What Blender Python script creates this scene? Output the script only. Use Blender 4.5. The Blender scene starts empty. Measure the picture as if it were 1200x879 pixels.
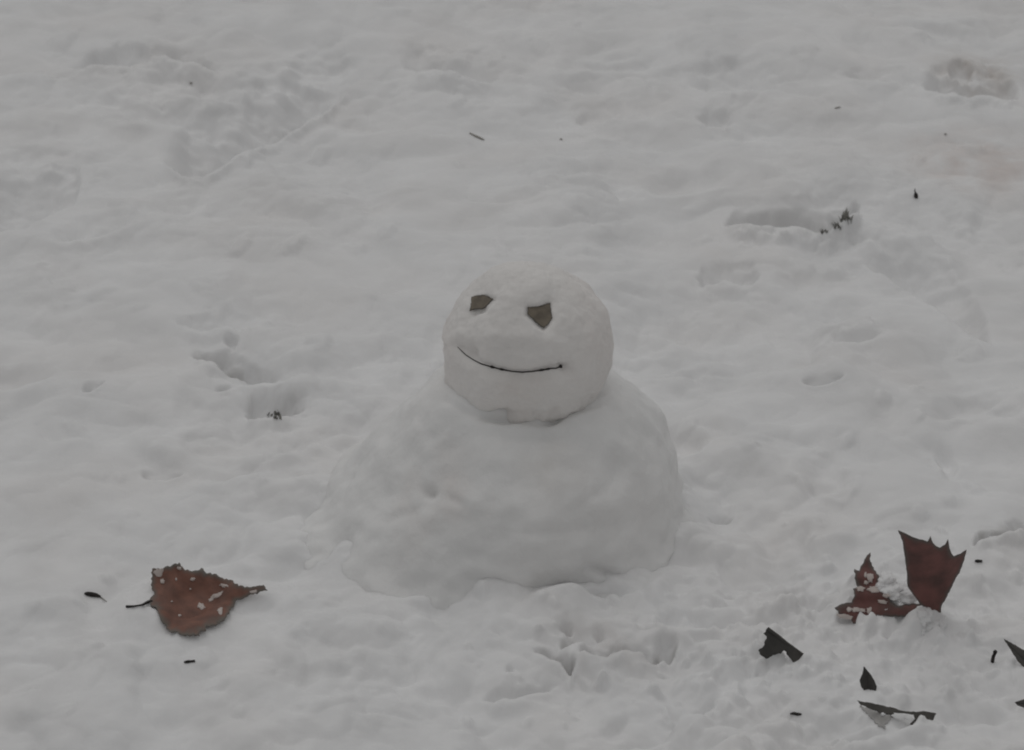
import bpy, bmesh, math, random
import numpy as np
from mathutils import Vector
from mathutils.bvhtree import BVHTree
from mathutils.geometry import delaunay_2d_cdt

R = math.radians
scene = bpy.context.scene
col = scene.collection
random.seed(4)

# ------------------------------------------------------------------ camera
PITCH = R(28.0)
FPX = 3300.0                      # focal length in pixels of a 1200 px wide frame
RIGHT = np.array([1.0, 0.0, 0.0])
FWD = np.array([0.0, math.cos(PITCH), -math.sin(PITCH)])
UP = np.array([0.0, math.sin(PITCH), math.cos(PITCH)])
CAM = -(3.0 * FWD + (-5 / 1100) * RIGHT + (-155.5 / 1100) * UP)
cam_data = bpy.data.cameras.new('camera')
cam = bpy.data.objects.new('camera', cam_data)
col.objects.link(cam)
cam.location = CAM
cam.rotation_euler = (math.pi / 2 - PITCH, 0, 0)
cam_data.sensor_width = 36.0
cam_data.lens = 36.0 * FPX / 1200.0
cam_data.clip_start = 0.05
cam_data.clip_end = 1000.0
cam_data.dof.use_dof = True
cam_data.dof.focus_distance = 2.88
cam_data.dof.aperture_fstop = 14.0
scene.camera = cam

# ------------------------------------------------------------------ light
SUN_EL, SUN_AZ = R(64), R(-22)     # azimuth measured from +Y (behind the snowman) towards +X
world = bpy.data.worlds.new('World')
scene.world = world
world.use_nodes = True
nt = world.node_tree
bg = nt.nodes['Background']
sky = nt.nodes.new('ShaderNodeTexSky')
sky.sky_type = 'NISHITA'
sky.sun_disc = False
sky.sun_elevation = SUN_EL
sky.sun_rotation = SUN_AZ
sky.dust_density = 6.0
hsv = nt.nodes.new('ShaderNodeHueSaturation')       # an overcast sky has hardly any blue
hsv.inputs['Saturation'].default_value = 0.06
nt.links.new(sky.outputs['Color'], hsv.inputs['Color'])
cloud = nt.nodes.new('ShaderNodeMix'); cloud.data_type = 'RGBA'     # an even cloud deck evens the sky out
cloud.inputs[0].default_value = 0.75
tc = nt.nodes.new('ShaderNodeTexCoord'); sp = nt.nodes.new('ShaderNodeSeparateXYZ')
nt.links.new(tc.outputs['Generated'], sp.inputs[0])
zen = nt.nodes.new('ShaderNodeMapRange')             # overcast: the zenith is three times as bright as the horizon
zen.inputs['To Min'].default_value = 4.8; zen.inputs['To Max'].default_value = 11.0
nt.links.new(sp.outputs['Z'], zen.inputs['Value'])
tone = nt.nodes.new('ShaderNodeMix'); tone.data_type = 'RGBA'; tone.blend_type = 'MULTIPLY'; tone.inputs[0].default_value = 1.0
tone.inputs[6].default_value = (0.995, 0.992, 0.99, 1)
nt.links.new(zen.outputs['Result'], tone.inputs[7])
nt.links.new(tone.outputs[2], cloud.inputs[7])
nt.links.new(hsv.outputs['Color'], cloud.inputs[6])
nt.links.new(cloud.outputs[2], bg.inputs['Color'])
bg.inputs['Strength'].default_value = 0.12
sun_d = bpy.data.lights.new('sun', 'SUN')
sun_d.energy = 0.7
sun_d.angle = R(70)
sun_d.color = (1.0, 0.98, 0.955)
sun = bpy.data.objects.new('sun', sun_d)
col.objects.link(sun)
sd = Vector((math.sin(SUN_AZ) * math.cos(SUN_EL), math.cos(SUN_AZ) * math.cos(SUN_EL), math.sin(SUN_EL)))
sun.rotation_euler = sd.to_track_quat('Z', 'Y').to_euler()
scene.view_settings.view_transform = 'Standard'
scene.view_settings.look = 'None'
scene.view_settings.gamma = 1.0
scene.view_settings.use_curve_mapping = False
scene.view_settings.exposure = -1.55
scene.cycles.pixel_filter_type = 'BLACKMAN_HARRIS'
scene.cycles.filter_width = 2.0
scene.cycles.max_bounces = 10
scene.cycles.diffuse_bounces = 6

# ------------------------------------------------------------------ helpers
def ray(px, py):
    d = FWD + ((px - 600.0) / FPX) * RIGHT + (-(py - 439.5) / FPX) * UP
    return d / np.linalg.norm(d)

def at(px, py, z=0.0):
    """the point at height z seen at a photo pixel"""
    d = ray(px, py)
    return CAM + d * ((z - CAM[2]) / d[2])

def project(P):
    v = P - CAM
    dep = v @ FWD
    return 600 + FPX * (v @ RIGHT) / dep, 439.5 - FPX * (v @ UP) / dep

_rng = np.random.RandomState(7)
_perm = _rng.permutation(256)
_perm = np.concatenate([_perm, _perm, _perm]).astype(np.int64)
_g = _rng.normal(size=(256, 3))
_g /= np.linalg.norm(_g, axis=1)[:, None]

def perlin(x, y, z=0.0):
    x = np.asarray(x, float); y = np.asarray(y, float); z = np.zeros_like(x) + z
    xi = np.floor(x); yi = np.floor(y); zi = np.floor(z)
    xf, yf, zf = x - xi, y - yi, z - zi
    xi = xi.astype(np.int64) & 255; yi = yi.astype(np.int64) & 255; zi = zi.astype(np.int64) & 255
    fade = lambda t: t * t * t * (t * (t * 6 - 15) + 10)
    u, v, w = fade(xf), fade(yf), fade(zf)
    out = 0.0
    for a in (0, 1):
        for b in (0, 1):
            for c in (0, 1):
                h = _perm[_perm[_perm[(xi + a) & 255] + ((yi + b) & 255)] + ((zi + c) & 255)]
                g = _g[h]
                dot = g[..., 0] * (xf - a) + g[..., 1] * (yf - b) + g[..., 2] * (zf - c)
                out = out + dot * (u if a else 1 - u) * (v if b else 1 - v) * (w if c else 1 - w)
    return out * 1.5

def fbm(x, y, z=0.0, octaves=3, gain=0.5):
    s, a, f = 0.0, 1.0, 1.0
    for k in range(octaves):
        s = s + a * perlin(x * f + 13.7 * k, y * f + 5.1 * k, z * f if np.isscalar(z) else z * f)
        a *= gain; f *= 2.03
    return s

def sstep(a, b, x):
    t = np.clip((x - a) / (b - a), 0, 1)
    return t * t * (3 - 2 * t)

def tag(o, label=None, cat=None, group=None, kind=None):
    if label: o['label'] = label
    if cat: o['category'] = cat
    if group: o['group'] = group
    if kind: o['kind'] = kind
    return o

def new_obj(name, verts, faces, mat, parent=None, smooth=True):
    me = bpy.data.meshes.new(name)
    me.from_pydata([tuple(map(float, v)) for v in verts], [], [tuple(map(int, f)) for f in faces])
    if smooth:
        me.polygons.foreach_set('use_smooth', [True] * len(me.polygons))
    me.materials.append(mat)
    me.update()
    o = bpy.data.objects.new(name, me)
    col.objects.link(o)
    if parent is not None:
        o.parent = parent
        o.matrix_parent_inverse.identity()
        o.location = -parent.location if parent.type == 'EMPTY' else (0, 0, 0)
    return o

def empty(name, loc):
    o = bpy.data.objects.new(name, None)
    o.empty_display_size = 0.02
    col.objects.link(o)
    o.location = [float(a) for a in loc]
    return o

def grid_mesh(name, P, mat, closed_u=False, parent=None):
    """P: (nu, nv, 3) array of points -> quad mesh, fast path"""
    nu, nv = P.shape[:2]
    iu = np.arange(nu if closed_u else nu - 1); iv = np.arange(nv - 1)
    U, V = np.meshgrid(iu, iv, indexing='ij')
    U2 = (U + 1) % nu
    f = np.stack([U * nv + V, U2 * nv + V, U2 * nv + V + 1, U * nv + V + 1], -1).reshape(-1, 4)
    me = bpy.data.meshes.new(name)
    me.vertices.add(nu * nv)
    me.vertices.foreach_set('co', P.reshape(-1).astype(np.float32))
    me.loops.add(f.size)
    me.loops.foreach_set('vertex_index', f.reshape(-1).astype(np.int32))
    me.polygons.add(len(f))
    me.polygons.foreach_set('loop_start', np.arange(0, f.size, 4, dtype=np.int32))
    me.polygons.foreach_set('use_smooth', np.ones(len(f), dtype=bool))
    me.update(calc_edges=True)
    me.validate()
    me.materials.append(mat)
    o = bpy.data.objects.new(name, me)
    col.objects.link(o)
    if parent is not None:
        o.parent = parent
        o.location = -parent.location
    return o

# ------------------------------------------------------------------ materials
def snow_material(name, base, tint, tint_amount, bump, sss=0.35, stains=()):
    m = bpy.data.materials.new(name); m.use_nodes = True
    n, l = m.node_tree.nodes, m.node_tree.links
    b = n['Principled BSDF']
    b.inputs['Roughness'].default_value = 0.75
    b.inputs['Specular IOR Level'].default_value = 0.15
    b.inputs['Subsurface Weight'].default_value = sss
    b.inputs['Subsurface Radius'].default_value = (1.0, 1.0, 1.0)
    b.inputs['Subsurface Scale'].default_value = 0.006
    geo = n.new('ShaderNodeNewGeometry')
    n1 = n.new('ShaderNodeTexNoise'); n1.inputs['Scale'].default_value = 5.0; n1.inputs['Detail'].default_value = 4.0
    l.new(geo.outputs['Position'], n1.inputs['Vector'])
    r1 = n.new('ShaderNodeValToRGB')
    r1.color_ramp.elements[0].position = 0.45; r1.color_ramp.elements[0].color = (0, 0, 0, 1)
    r1.color_ramp.elements[1].position = 0.75; r1.color_ramp.elements[1].color = (tint_amount,) * 3 + (1,)
    l.new(n1.outputs['Fac'], r1.inputs['Fac'])
    mix = n.new('ShaderNodeMix'); mix.data_type = 'RGBA'
    mix.inputs[6].default_value = (*base, 1); mix.inputs[7].default_value = (*tint, 1)
    l.new(r1.outputs['Color'], mix.inputs[0])
    # faint melted, denser patches
    n2 = n.new('ShaderNodeTexNoise'); n2.inputs['Scale'].default_value = 11.0; n2.inputs['Detail'].default_value = 5.0; n2.inputs['Distortion'].default_value = 0.6
    l.new(geo.outputs['Position'], n2.inputs['Vector'])
    mr = n.new('ShaderNodeMapRange')
    mr.inputs['From Min'].default_value = 0.3; mr.inputs['From Max'].default_value = 0.7
    mr.inputs['To Min'].default_value = 0.90; mr.inputs['To Max'].default_value = 1.0
    l.new(n2.outputs['Fac'], mr.inputs['Value'])
    mul = n.new('ShaderNodeMix'); mul.data_type = 'RGBA'; mul.blend_type = 'MULTIPLY'; mul.inputs[0].default_value = 1.0
    l.new(mix.outputs[2], mul.inputs[6]); l.new(mr.outputs['Result'], mul.inputs[7])
    colour = mul.outputs[2]
    for (centre, radius, scol, amount) in stains:        # faint soil rubbed into the snow
        vd = n.new('ShaderNodeVectorMath'); vd.operation = 'DISTANCE'
        vd.inputs[1].default_value = centre
        l.new(geo.outputs['Position'], vd.inputs[0])
        fo = n.new('ShaderNodeMapRange'); fo.interpolation_type = 'SMOOTHSTEP'
        fo.inputs['From Min'].default_value = radius; fo.inputs['From Max'].default_value = 0.0
        fo.inputs['To Max'].default_value = amount
        l.new(vd.outputs['Value'], fo.inputs['Value'])
        nn = n.new('ShaderNodeTexNoise'); nn.inputs['Scale'].default_value = 22.0; nn.inputs['Detail'].default_value = 5.0
        l.new(geo.outputs['Position'], nn.inputs['Vector'])
        nm = n.new('ShaderNodeMapRange'); nm.inputs['From Min'].default_value = 0.35; nm.inputs['From Max'].default_value = 0.65
        l.new(nn.outputs['Fac'], nm.inputs['Value'])
        mm = n.new('ShaderNodeMath'); mm.operation = 'MULTIPLY'
        l.new(fo.outputs['Result'], mm.inputs[0]); l.new(nm.outputs['Result'], mm.inputs[1])
        sm = n.new('ShaderNodeMix'); sm.data_type = 'RGBA'; sm.inputs[7].default_value = (*scol, 1)
        l.new(mm.outputs['Value'], sm.inputs[0]); l.new(colour, sm.inputs[6])
        colour = sm.outputs[2]
    so = n.new('ShaderNodeAttribute'); so.attribute_name = 'soil_shade'  # darkens the base colour: bare ground plus painted shade in the hollows
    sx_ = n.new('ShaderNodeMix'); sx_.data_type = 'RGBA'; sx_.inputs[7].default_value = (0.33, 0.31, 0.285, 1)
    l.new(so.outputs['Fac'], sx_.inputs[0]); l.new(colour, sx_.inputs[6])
    l.new(sx_.outputs[2], b.inputs['Base Color'])
    n3 = n.new('ShaderNodeTexNoise'); n3.inputs['Scale'].default_value = 210.0; n3.inputs['Detail'].default_value = 3.0
    l.new(geo.outputs['Position'], n3.inputs['Vector'])
    bp = n.new('ShaderNodeBump'); bp.inputs['Strength'].default_value = bump; bp.inputs['Distance'].default_value = 0.002
    l.new(n3.outputs['Fac'], bp.inputs['Height'])
    l.new(bp.outputs['Normal'], b.inputs['Normal'])
    return m

M_SNOW = snow_material('fresh_snow', (0.86, 0.86, 0.862), (0.81, 0.785, 0.77), 0.5, 0.25, stains=[(tuple(at(1150, 190)), 0.16, (0.66, 0.57, 0.53), 0.6), (tuple(at(1145, 85)), 0.11, (0.5, 0.45, 0.41), 0.7), (tuple(at(700, 760)), 0.12, (0.6, 0.57, 0.55), 0.4)])
M_PACK = snow_material('packed_snow', (0.86, 0.859, 0.853), (0.82, 0.80, 0.785), 0.5, 0.3, stains=[((-0.085, -0.14, 0.105), 0.085, (0.68, 0.6, 0.56), 0.45), ((0.05, -0.13, 0.13), 0.06, (0.6, 0.57, 0.54), 0.5)])
M_FACE = snow_material('packed_face_snow', (0.84, 0.82, 0.80), (0.76, 0.71, 0.685), 0.9, 0.3, stains=[((0.02, -0.085, 0.17), 0.06, (0.66, 0.6, 0.56), 0.6)])
M_CRUMB = snow_material('snow_crumb', (0.62, 0.55, 0.515), (0.54, 0.465, 0.43), 0.8, 0.6)

def leaf_material(name, mid, dark, edge, rough=0.65, scale=60.0, edge_w=1.0):
    m = bpy.data.materials.new(name); m.use_nodes = True
    n, l = m.node_tree.nodes, m.node_tree.links
    b = n['Principled BSDF']
    b.inputs['Roughness'].default_value = rough
    b.inputs['Specular IOR Level'].default_value = 0.25
    geo = n.new('ShaderNodeNewGeometry')
    n1 = n.new('ShaderNodeTexNoise'); n1.inputs['Scale'].default_value = scale; n1.inputs['Detail'].default_value = 5.0
    l.new(geo.outputs['Position'], n1.inputs['Vector'])
    mr = n.new('ShaderNodeMapRange'); mr.inputs['From Min'].default_value = 0.35; mr.inputs['From Max'].default_value = 0.68
    l.new(n1.outputs['Fac'], mr.inputs['Value'])
    mix = n.new('ShaderNodeMix'); mix.data_type = 'RGBA'
    mix.inputs[6].default_value = (*mid, 1); mix.inputs[7].default_value = (*dark, 1)
    l.new(mr.outputs['Result'], mix.inputs[0])
    at_ = n.new('ShaderNodeAttribute'); at_.attribute_name = 'rim'     # withered, greyed leaf margin
    ad = n.new('ShaderNodeMath'); ad.operation = 'MULTIPLY_ADD'
    ad.inputs[1].default_value = 0.9
    l.new(n1.outputs['Fac'], ad.inputs[0]); l.new(at_.outputs['Fac'], ad.inputs[2])
    m2 = n.new('ShaderNodeMapRange'); m2.inputs['From Min'].default_value = 0.95; m2.inputs['From Max'].default_value = 1.4
    m2.inputs['To Max'].default_value = edge_w
    l.new(ad.outputs['Value'], m2.inputs['Value'])
    mx = n.new('ShaderNodeMix'); mx.data_type = 'RGBA'
    l.new(m2.outputs['Result'], mx.inputs[0]); l.new(mix.outputs[2], mx.inputs[6]); mx.inputs[7].default_value = (*edge, 1)
    l.new(mx.outputs[2], b.inputs['Base Color'])
    bp = n.new('ShaderNodeBump'); bp.inputs['Strength'].default_value = 0.5; bp.inputs['Distance'].default_value = 0.001
    n4 = n.new('ShaderNodeTexNoise'); n4.inputs['Scale'].default_value = 300.0
    l.new(geo.outputs['Position'], n4.inputs['Vector'])
    l.new(n4.outputs['Fac'], bp.inputs['Height']); l.new(bp.outputs['Normal'], b.inputs['Normal'])
    return m

M_BROWN = leaf_material('brown_leaf', (0.255, 0.130, 0.097), (0.16, 0.09, 0.072), (0.17, 0.155, 0.137))
M_RED = leaf_material('red_leaf', (0.185, 0.085, 0.076), (0.10, 0.056, 0.05), (0.115, 0.10, 0.09))
M_DARK = leaf_material('dark_leaf', (0.078, 0.073, 0.067), (0.055, 0.053, 0.05), (0.055, 0.053, 0.05))
M_GREY = leaf_material('grey_leaf', (0.11, 0.103, 0.094), (0.075, 0.07, 0.066), (0.08, 0.076, 0.07))
M_FROST = leaf_material('frosted_leaf', (0.40, 0.39, 0.375), (0.33, 0.32, 0.31), (0.44, 0.43, 0.42))
M_EYE = leaf_material('leaf_scrap', (0.215, 0.185, 0.145), (0.145, 0.125, 0.10), (0.10, 0.094, 0.082), scale=90)
M_TWIG = leaf_material('twig_bark', (0.035, 0.03, 0.028), (0.02, 0.018, 0.017), (0.03, 0.03, 0.03), scale=200)
M_FADED = leaf_material('weathered_twig', (0.34, 0.325, 0.30), (0.26, 0.25, 0.23), (0.28, 0.27, 0.25), scale=200)
M_SOIL = leaf_material('wet_grass', (0.32, 0.31, 0.285), (0.23, 0.23, 0.21), (0.19, 0.19, 0.175), scale=120)

# ------------------------------------------------------------------ snow covered ground (one sheet)
def axis(segments):
    out = [segments[0][0]]
    for a, b, step in segments:
        n = max(1, int(round((b - a) / step)))
        out += list(np.linspace(a, b, n + 1)[1:])
    return np.array(out)

def geo_tail(start, end, first, q=1.25):
    v, s, out = start, first, []
    while v < end:
        v += s; s *= q; out.append(v)
    return np.array(out)

xs = np.arange(-0.92, 0.921, 0.0021)
ys = axis([(-0.62, 0.35, 0.0021), (0.35, 1.0, 0.0027), (1.0, 1.75, 0.0036)])
tx = geo_tail(xs[-1], 220, 0.004)
xs = np.concatenate([-tx[::-1], xs, tx])
ys = np.concatenate([ys[0] - (geo_tail(0, 220, 0.004))[::-1], ys, ys[-1] + geo_tail(0, 220, 0.006)])
X, Y = np.meshgrid(xs, ys, indexing='ij')
H = 0.016 * fbm(X * 2.1 + 3.3, Y * 2.1 + 1.7, 0.3, 2)
wx = X + 0.02 * perlin(X * 9, Y * 9, 4.2); wy = Y + 0.02 * perlin(X * 9 + 40, Y * 9, 4.2)
H_LOW = H + 0.011 * fbm(wx * 6.3, wy * 6.3, 1.1, 1)
rough = sstep(-0.35, 0.5, perlin(X * 3.1 + 7, Y * 3.1 + 2, 8.1))           # how trampled / fluffy
front = sstep(0.05, -0.25, Y) * sstep(-0.35, 0.25, X)                      # crumbly foreground on the right
calm = 1 - 0.42 * sstep(0.0, 0.7, Y)                                       # smoother snow farther off
H += (0.011 + 0.008 * rough) * fbm(wx * 6.3, wy * 6.3, 1.1, 2)
H += calm * (0.0062 + 0.0050 * rough + 0.007 * front) * fbm(wx * 17, wy * 17, 2.3, 2)
bill = np.abs(perlin(wx * 24 + 9, wy * 24, 5.5))
H += calm * (0.0045 + 0.005 * rough + 0.009 * front) * (bill - 0.25)
bill2 = np.abs(perlin(wx * 10 + 3, wy * 11 + 8, 7.5))
H += (0.6 + 0.4 * calm) * (0.012 + 0.010 * rough) * (bill2 - 0.25) 
H += (0.0005 + 0.0012 * rough + 0.0018 * front) * fbm(X * 62, Y * 62, 3.7, 2)
far = sstep(1.6, 6.0, np.hypot(X, Y))
H = H * (1 - 0.4 * far) + far * 0.12 * perlin(X * 0.11, Y * 0.11, 0.7) * sstep(3, 40, np.hypot(X, Y))

def stamp(px, py, rx, ry, depth, rot=0.0, near=0.85, farw=0.2, lip=0.12, warp=0.25, wf=30.0, gz=0.0, seed=0, ramp=False):
    """press a hollow (depth>0) or raise a lump (depth<0) at a place given in photo pixels; the near edge may be steep"""
    c = at(px, py, gz)
    sx = np.linalg.norm(at(px + 10, py, gz) - c) / 10
    sy = abs(at(px, py - 10, gz)[1] - c[1]) / 10
    rmax = 1.6 * max(rx * sx, rx * sy * abs(math.sin(R(rot))), ry * sy, ry * sx)
    i0, i1 = np.searchsorted(xs, [c[0] - rmax, c[0] + rmax]); j0, j1 = np.searchsorted(ys, [c[1] - rmax, c[1] + rmax])
    if i1 - i0 < 2 or j1 - j0 < 2: return
    x = X[i0:i1, j0:j1]; y = Y[i0:i1, j0:j1]
    u = (x - c[0]) / sx; v = -(y - c[1]) / sy            # v grows towards the camera
    cr, sr = math.cos(R(rot)), math.sin(R(rot))
    a = (u * cr + v * sr) / rx; b = (-u * sr + v * cr) / ry
    d = np.sqrt(a * a + b * b)
    d = d * (1 + warp * fbm(x * wf, y * wf, 9.1 + seed, 3))
    t = sstep(-0.7, 0.7, b / np.maximum(d, 1e-3))        # 0 = far side, 1 = near side
    if ramp:                                             # sinks slowly towards a steep near edge
        t = sstep(-0.25, 0.6, b / np.maximum(d, 1e-3))
        e0 = 0.05 * (1 - t) + near * t
        k_ = 1 - np.clip((d - e0) / (1 - e0), 0, 1)
        prof = np.clip((b + 1.1) / 1.9, 0, 1) ** 1.1 * k_ * k_ * (3 - 2 * k_)
        depth = depth * 1.7
        prof = prof * (1 + 0.55 * fbm(x * 26, y * 26, 3.3 + seed, 2))
    else:
        e0 = farw * (1 - t) + near * t
        prof = 1 - np.clip((d - e0) / (1 - e0 + 1e-6), 0, 1)
        prof = prof * prof * (3 - 2 * prof)
    H[i0:i1, j0:j1] += -depth * prof + (0.5 if ramp else 1) * (1 + 0.7 * perlin(x * 45, y * 45, 1.9)) * lip * depth * np.exp(-((d - 1.12) / 0.16) ** 2) * (0.1 + 0.9 * t)

# footprints and hollows, far to near
RK = dict(ramp=True, near=0.86, wf=22.0)
stamp(200, 128, 80, 16, 0.012, 0, 0.5, 0.1, wf=14)
stamp(215, 100, 60, 18, 0.010, 0, 0.4, 0.3, lip=0.2)
stamp(110, 265, 60, 16, 0.010, -10, 0.5, 0.1, wf=14)
stamp(700, 125, 34, 18, 0.014, 0, 0.5, 0.1)
stamp(1125, 88, 16, 10, 0.016, 0, 0.7, 0.3, warp=0.4, wf=45)
stamp(800, 215, 60, 16, 0.010, -6, 0.4, 0.1, wf=16)
stamp(645, 205, 60, 10, 0.006, 4, 0.5, 0.1)
stamp(1000, 390, 44, 20, -0.012, 0, 0.3, 0.3, lip=0)
stamp(965, 456, 26, 7, 0.007, 0, warp=0.2, **RK)
stamp(800, 512, 34, 16, 0.014, 0, 0.6, 0.2, wf=20)
stamp(968, 556, 34, 26, 0.012, 0, 0.45, 0.2, lip=0.25, wf=20)
stamp(845, 593, 16, 7, 0.009, 0, warp=0.2, **RK)
stamp(1130, 480, 62, 16, 0.012, -14, 0.5, 0.1)
stamp(1110, 540, 14, 22, 0.010, 5, 0.5, 0.1)
stamp(300, 440, 50, 16, 0.010, 14, 0.5, 0.2)
stamp(330, 365, 50, 22, 0.010, 0, 0.4, 0.1, wf=16)
stamp(20, 440, 55, 22, 0.016, -5, 0.5, 0.1, wf=14)
stamp(110, 455, 16, 9, 0.008, -30, warp=0.2, **RK)
stamp(190, 540, 28, 10, 0.006, 0, warp=0.3, **RK)
# broken snow edges: the snow sinks towards an edge and rises steeply in front of it. Each edge: (photo x, photo y, strength)
GPX, GPY = project(np.stack([X, Y, 0.75 * H_LOW], -1))
GPX = np.where(far > 0.6, 1e6, GPX)
EDGE_N = fbm(X * 28, Y * 28, 4.4, 2); EDGE_F = fbm(X * 85, Y * 85, 6.1, 2)
SOIL_SHADE = np.zeros_like(H)                               # wet ground and grass in thin snow, plus painted shade behind the snow edges
def edge(pts, depth, L, jag=2.0, lip=0.2, soft=2.2, soil_shade=0, soil_shade_w=14, flat=0.0):
    px_ = [p[0] for p in pts]; py_ = [p[1] for p in pts]; st = [p[2] for p in pts]
    m = (GPX > px_[0] - 0.5 * L - 8) & (GPX < px_[-1] + 0.5 * L + 8) & (GPY > min(py_) - 4 * L) & (GPY < max(py_) + 30)
    gx, gy = GPX[m], GPY[m]
    n1, n2 = EDGE_N[m], EDGE_F[m]
    sh = 1 + 0.0 * gx
    yl = np.interp(gx, px_, py_) + jag * n1 * 2 + jag * n2
    w = np.interp(gx, px_, st); w = w * w * (3 - 2 * w)
    tp = min(max(L * 0.9, 7), 0.4 * (px_[-1] - px_[0]))
    xo = gx + 6 * n1
    w = w * sstep(px_[0] - tp * .4, px_[0] + tp * .9, xo) * sstep(px_[-1] + tp * .4, px_[-1] - tp * .9, xo)
    Le = L * (0.3 + 0.7 * w)
    t = yl - gy
    inn = (1 - sstep(0.15 * Le, 1.85 * Le, t * (1 + 0.25 * (1 - 0.6 * flat) * n1))) * sstep(-soft, soft, t) * (1 + 0.3 * (1 - flat) * n1 + 0.07 * n2)
    out = np.exp(-((t + 5) / 6) ** 2) * (t < 3)
    if soil_shade:  # darken the sunken side: some soil, and shade painted into the recess
        SOIL_SHADE[m] = np.maximum(SOIL_SHADE[m], soil_shade * w * (1 - sstep(0, 1.9 * soil_shade_w, t)) * sstep(-4, 1, t) * sstep(-0.25, 0.35, n1 * .6 + n2))
    if flat:                                             # trodden: the loose lumps are pressed out
        fl = flat * w * sstep(0.0, 0.5, inn)
        H[m] = H[m] * (1 - fl) + (0.8 * H_LOW[m] + 0.2 * H[m]) * fl
    H[m] += w * depth * 1.6 * (-inn + lip * out * (1 + 0.5 * n1 + 0.15 * n2))
edge([(78, 76, 0), (110, 77, .7), (160, 77, .9), (200, 81, 1), (215, 84, .9), (235, 83, .6), (268, 80, 0)], .030, 17, jag=1.5, flat=.7)
edge([(120, 102, 0), (150, 112, .5), (190, 124, .6), (235, 105, .4), (270, 84, 0)], .012, 16, jag=1.0, soft=6, lip=0)
edge([(180, 176, 0), (222, 214, .75), (240, 210, .8), (275, 188, .9), (300, 178, 1), (350, 152, 1), (375, 138, .8), (400, 108, .5), (435, 76, 0)], .050, 52, jag=1.3, soft=3.0, lip=.12, flat=.85)
edge([(465, 70, 0), (490, 84, .7), (520, 92, .9), (560, 94, .8), (575, 90, .5), (600, 85, 0)], .020, 20)
edge([(845, 262, 0), (868, 272, .8), (890, 275, 1), (930, 272, .85), (955, 276, .95), (970, 277, 1), (990, 272, 1), (1003, 262, .8), (1014, 250, 0)], .048, 18, jag=1.5, lip=0.25, soil_shade=.55, soil_shade_w=9, flat=.8)
edge([(950, 276, 0), (968, 277.5, .8), (985, 273, 1), (1000, 262, 0)], .020, 10, lip=0.1, soil_shade=1.0, soil_shade_w=18)
edge([(1075, 98, 0), (1100, 112, .7), (1135, 118, 1), (1160, 112, .8), (1180, 120, .9), (1200, 110, 0)], .026, 22, soil_shade=.35, soil_shade_w=18, flat=.3)
edge([(975, 88, 0), (1000, 98, .6), (1030, 98, .7), (1060, 104, .6), (1085, 100, 0)], .012, 12)
edge([(812, 325, 0), (825, 333, .8), (850, 331, 1), (880, 331, .8), (895, 325, 0)], .013, 13, jag=3)
edge([(800, 100, 0), (830, 112, .6), (880, 108, .6), (945, 92, 0)], .020, 36, jag=2, soft=5)
edge([(812, 138, 0), (828, 149, .8), (845, 150, .8), (866, 143, 0)], .012, 14)
edge([(695, 222, 0), (715, 230, .7), (735, 235, .6), (752, 232, 0)], .008, 8)
edge([(990, 290, 0), (1040, 322, .5), (1080, 348, .9), (1120, 374, .9), (1150, 398, .6), (1175, 412, 0)], .022, 34, jag=1.5, soft=5, lip=.1)
edge([(945, 395, 0), (980, 402, .7), (1020, 404, .8), (1048, 396, 0)], .008, 10, soft=4)
edge([(-40, 280, 1), (30, 264, .8), (60, 248, .6), (88, 228, .7), (98, 200, 0)], .034, 58, jag=1.2, soft=5, lip=.05, flat=.8)
edge([(60, 268, 0), (90, 274, .6), (120, 262, 0)], .010, 20, soft=5)
edge([(195, 378, 0), (225, 388, .6), (265, 384, .7), (300, 386, .4), (345, 386, .5), (360, 380, 0)], .012, 20, jag=2.5)
edge([(222, 416, 0), (235, 424, .8), (260, 428, .9), (285, 430, .6), (312, 436, .4), (335, 440, 0)], .018, 12, jag=2, soil_shade=.5, soil_shade_w=10)
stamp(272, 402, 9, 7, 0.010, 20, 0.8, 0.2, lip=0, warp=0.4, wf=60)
edge([(284, 478, 0), (298, 492, .9), (320, 494, 1), (335, 488, .8), (350, 482, .35), (366, 470, 0)], .022, 15, jag=1.5, flat=.7, lip=.2, soil_shade=.8, soil_shade_w=12)
edge([(250, 454, 0), (262, 460, 1), (277, 456, 0)], .011, 6)
edge([(622, 770, 0), (640, 775, .9), (655, 778, .8), (668, 789, 1), (678, 776, 0)], .017, 8, soil_shade=.6, soil_shade_w=8)
edge([(652, 756, 0), (668, 763, 1), (686, 757, 0)], .014, 11, soil_shade=.6, soil_shade_w=10)
edge([(652, 738, 0), (664, 743, .9), (676, 738, 0)], .011, 7)
edge([(690, 736, 0), (702, 746, .8), (712, 744, 0)], .010, 9)
edge([(676, 772, 0), (690, 776, 1), (710, 775, .8), (735, 765, .9), (765, 770, .9), (774, 761, .8), (786, 763, 1), (798, 752, 0)], .017, 11, jag=2.5, soil_shade=.7, soil_shade_w=9)
edge([(742, 735, 0), (755, 739, .8), (768, 736, 0)], .010, 7)
edge([(800, 745, 0), (815, 750, .6), (845, 752, .6), (860, 745, 0)], .009, 9)
edge([(560, 816, 0), (578, 823, .8), (605, 820, .9), (640, 806, .5), (660, 798, 0)], .013, 9)
edge([(588, 792, 0), (596, 797, .9), (604, 793, 0)], .010, 6)
edge([(762, 786, 0), (780, 784, .6), (790, 778, 0)], .008, 6)
edge([(805, 828, 0), (825, 832, .7), (845, 824, 0)], .008, 9)
edge([(1136, 652, 0), (1150, 645, .8), (1163, 642, .6), (1180, 641, .95), (1200, 638, 1), (1235, 644, 0)], .032, 13, jag=3, soil_shade=.8, soil_shade_w=16)
edge([(1120, 742, 0), (1140, 748, .6), (1160, 744, 0)], .008, 10)
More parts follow.
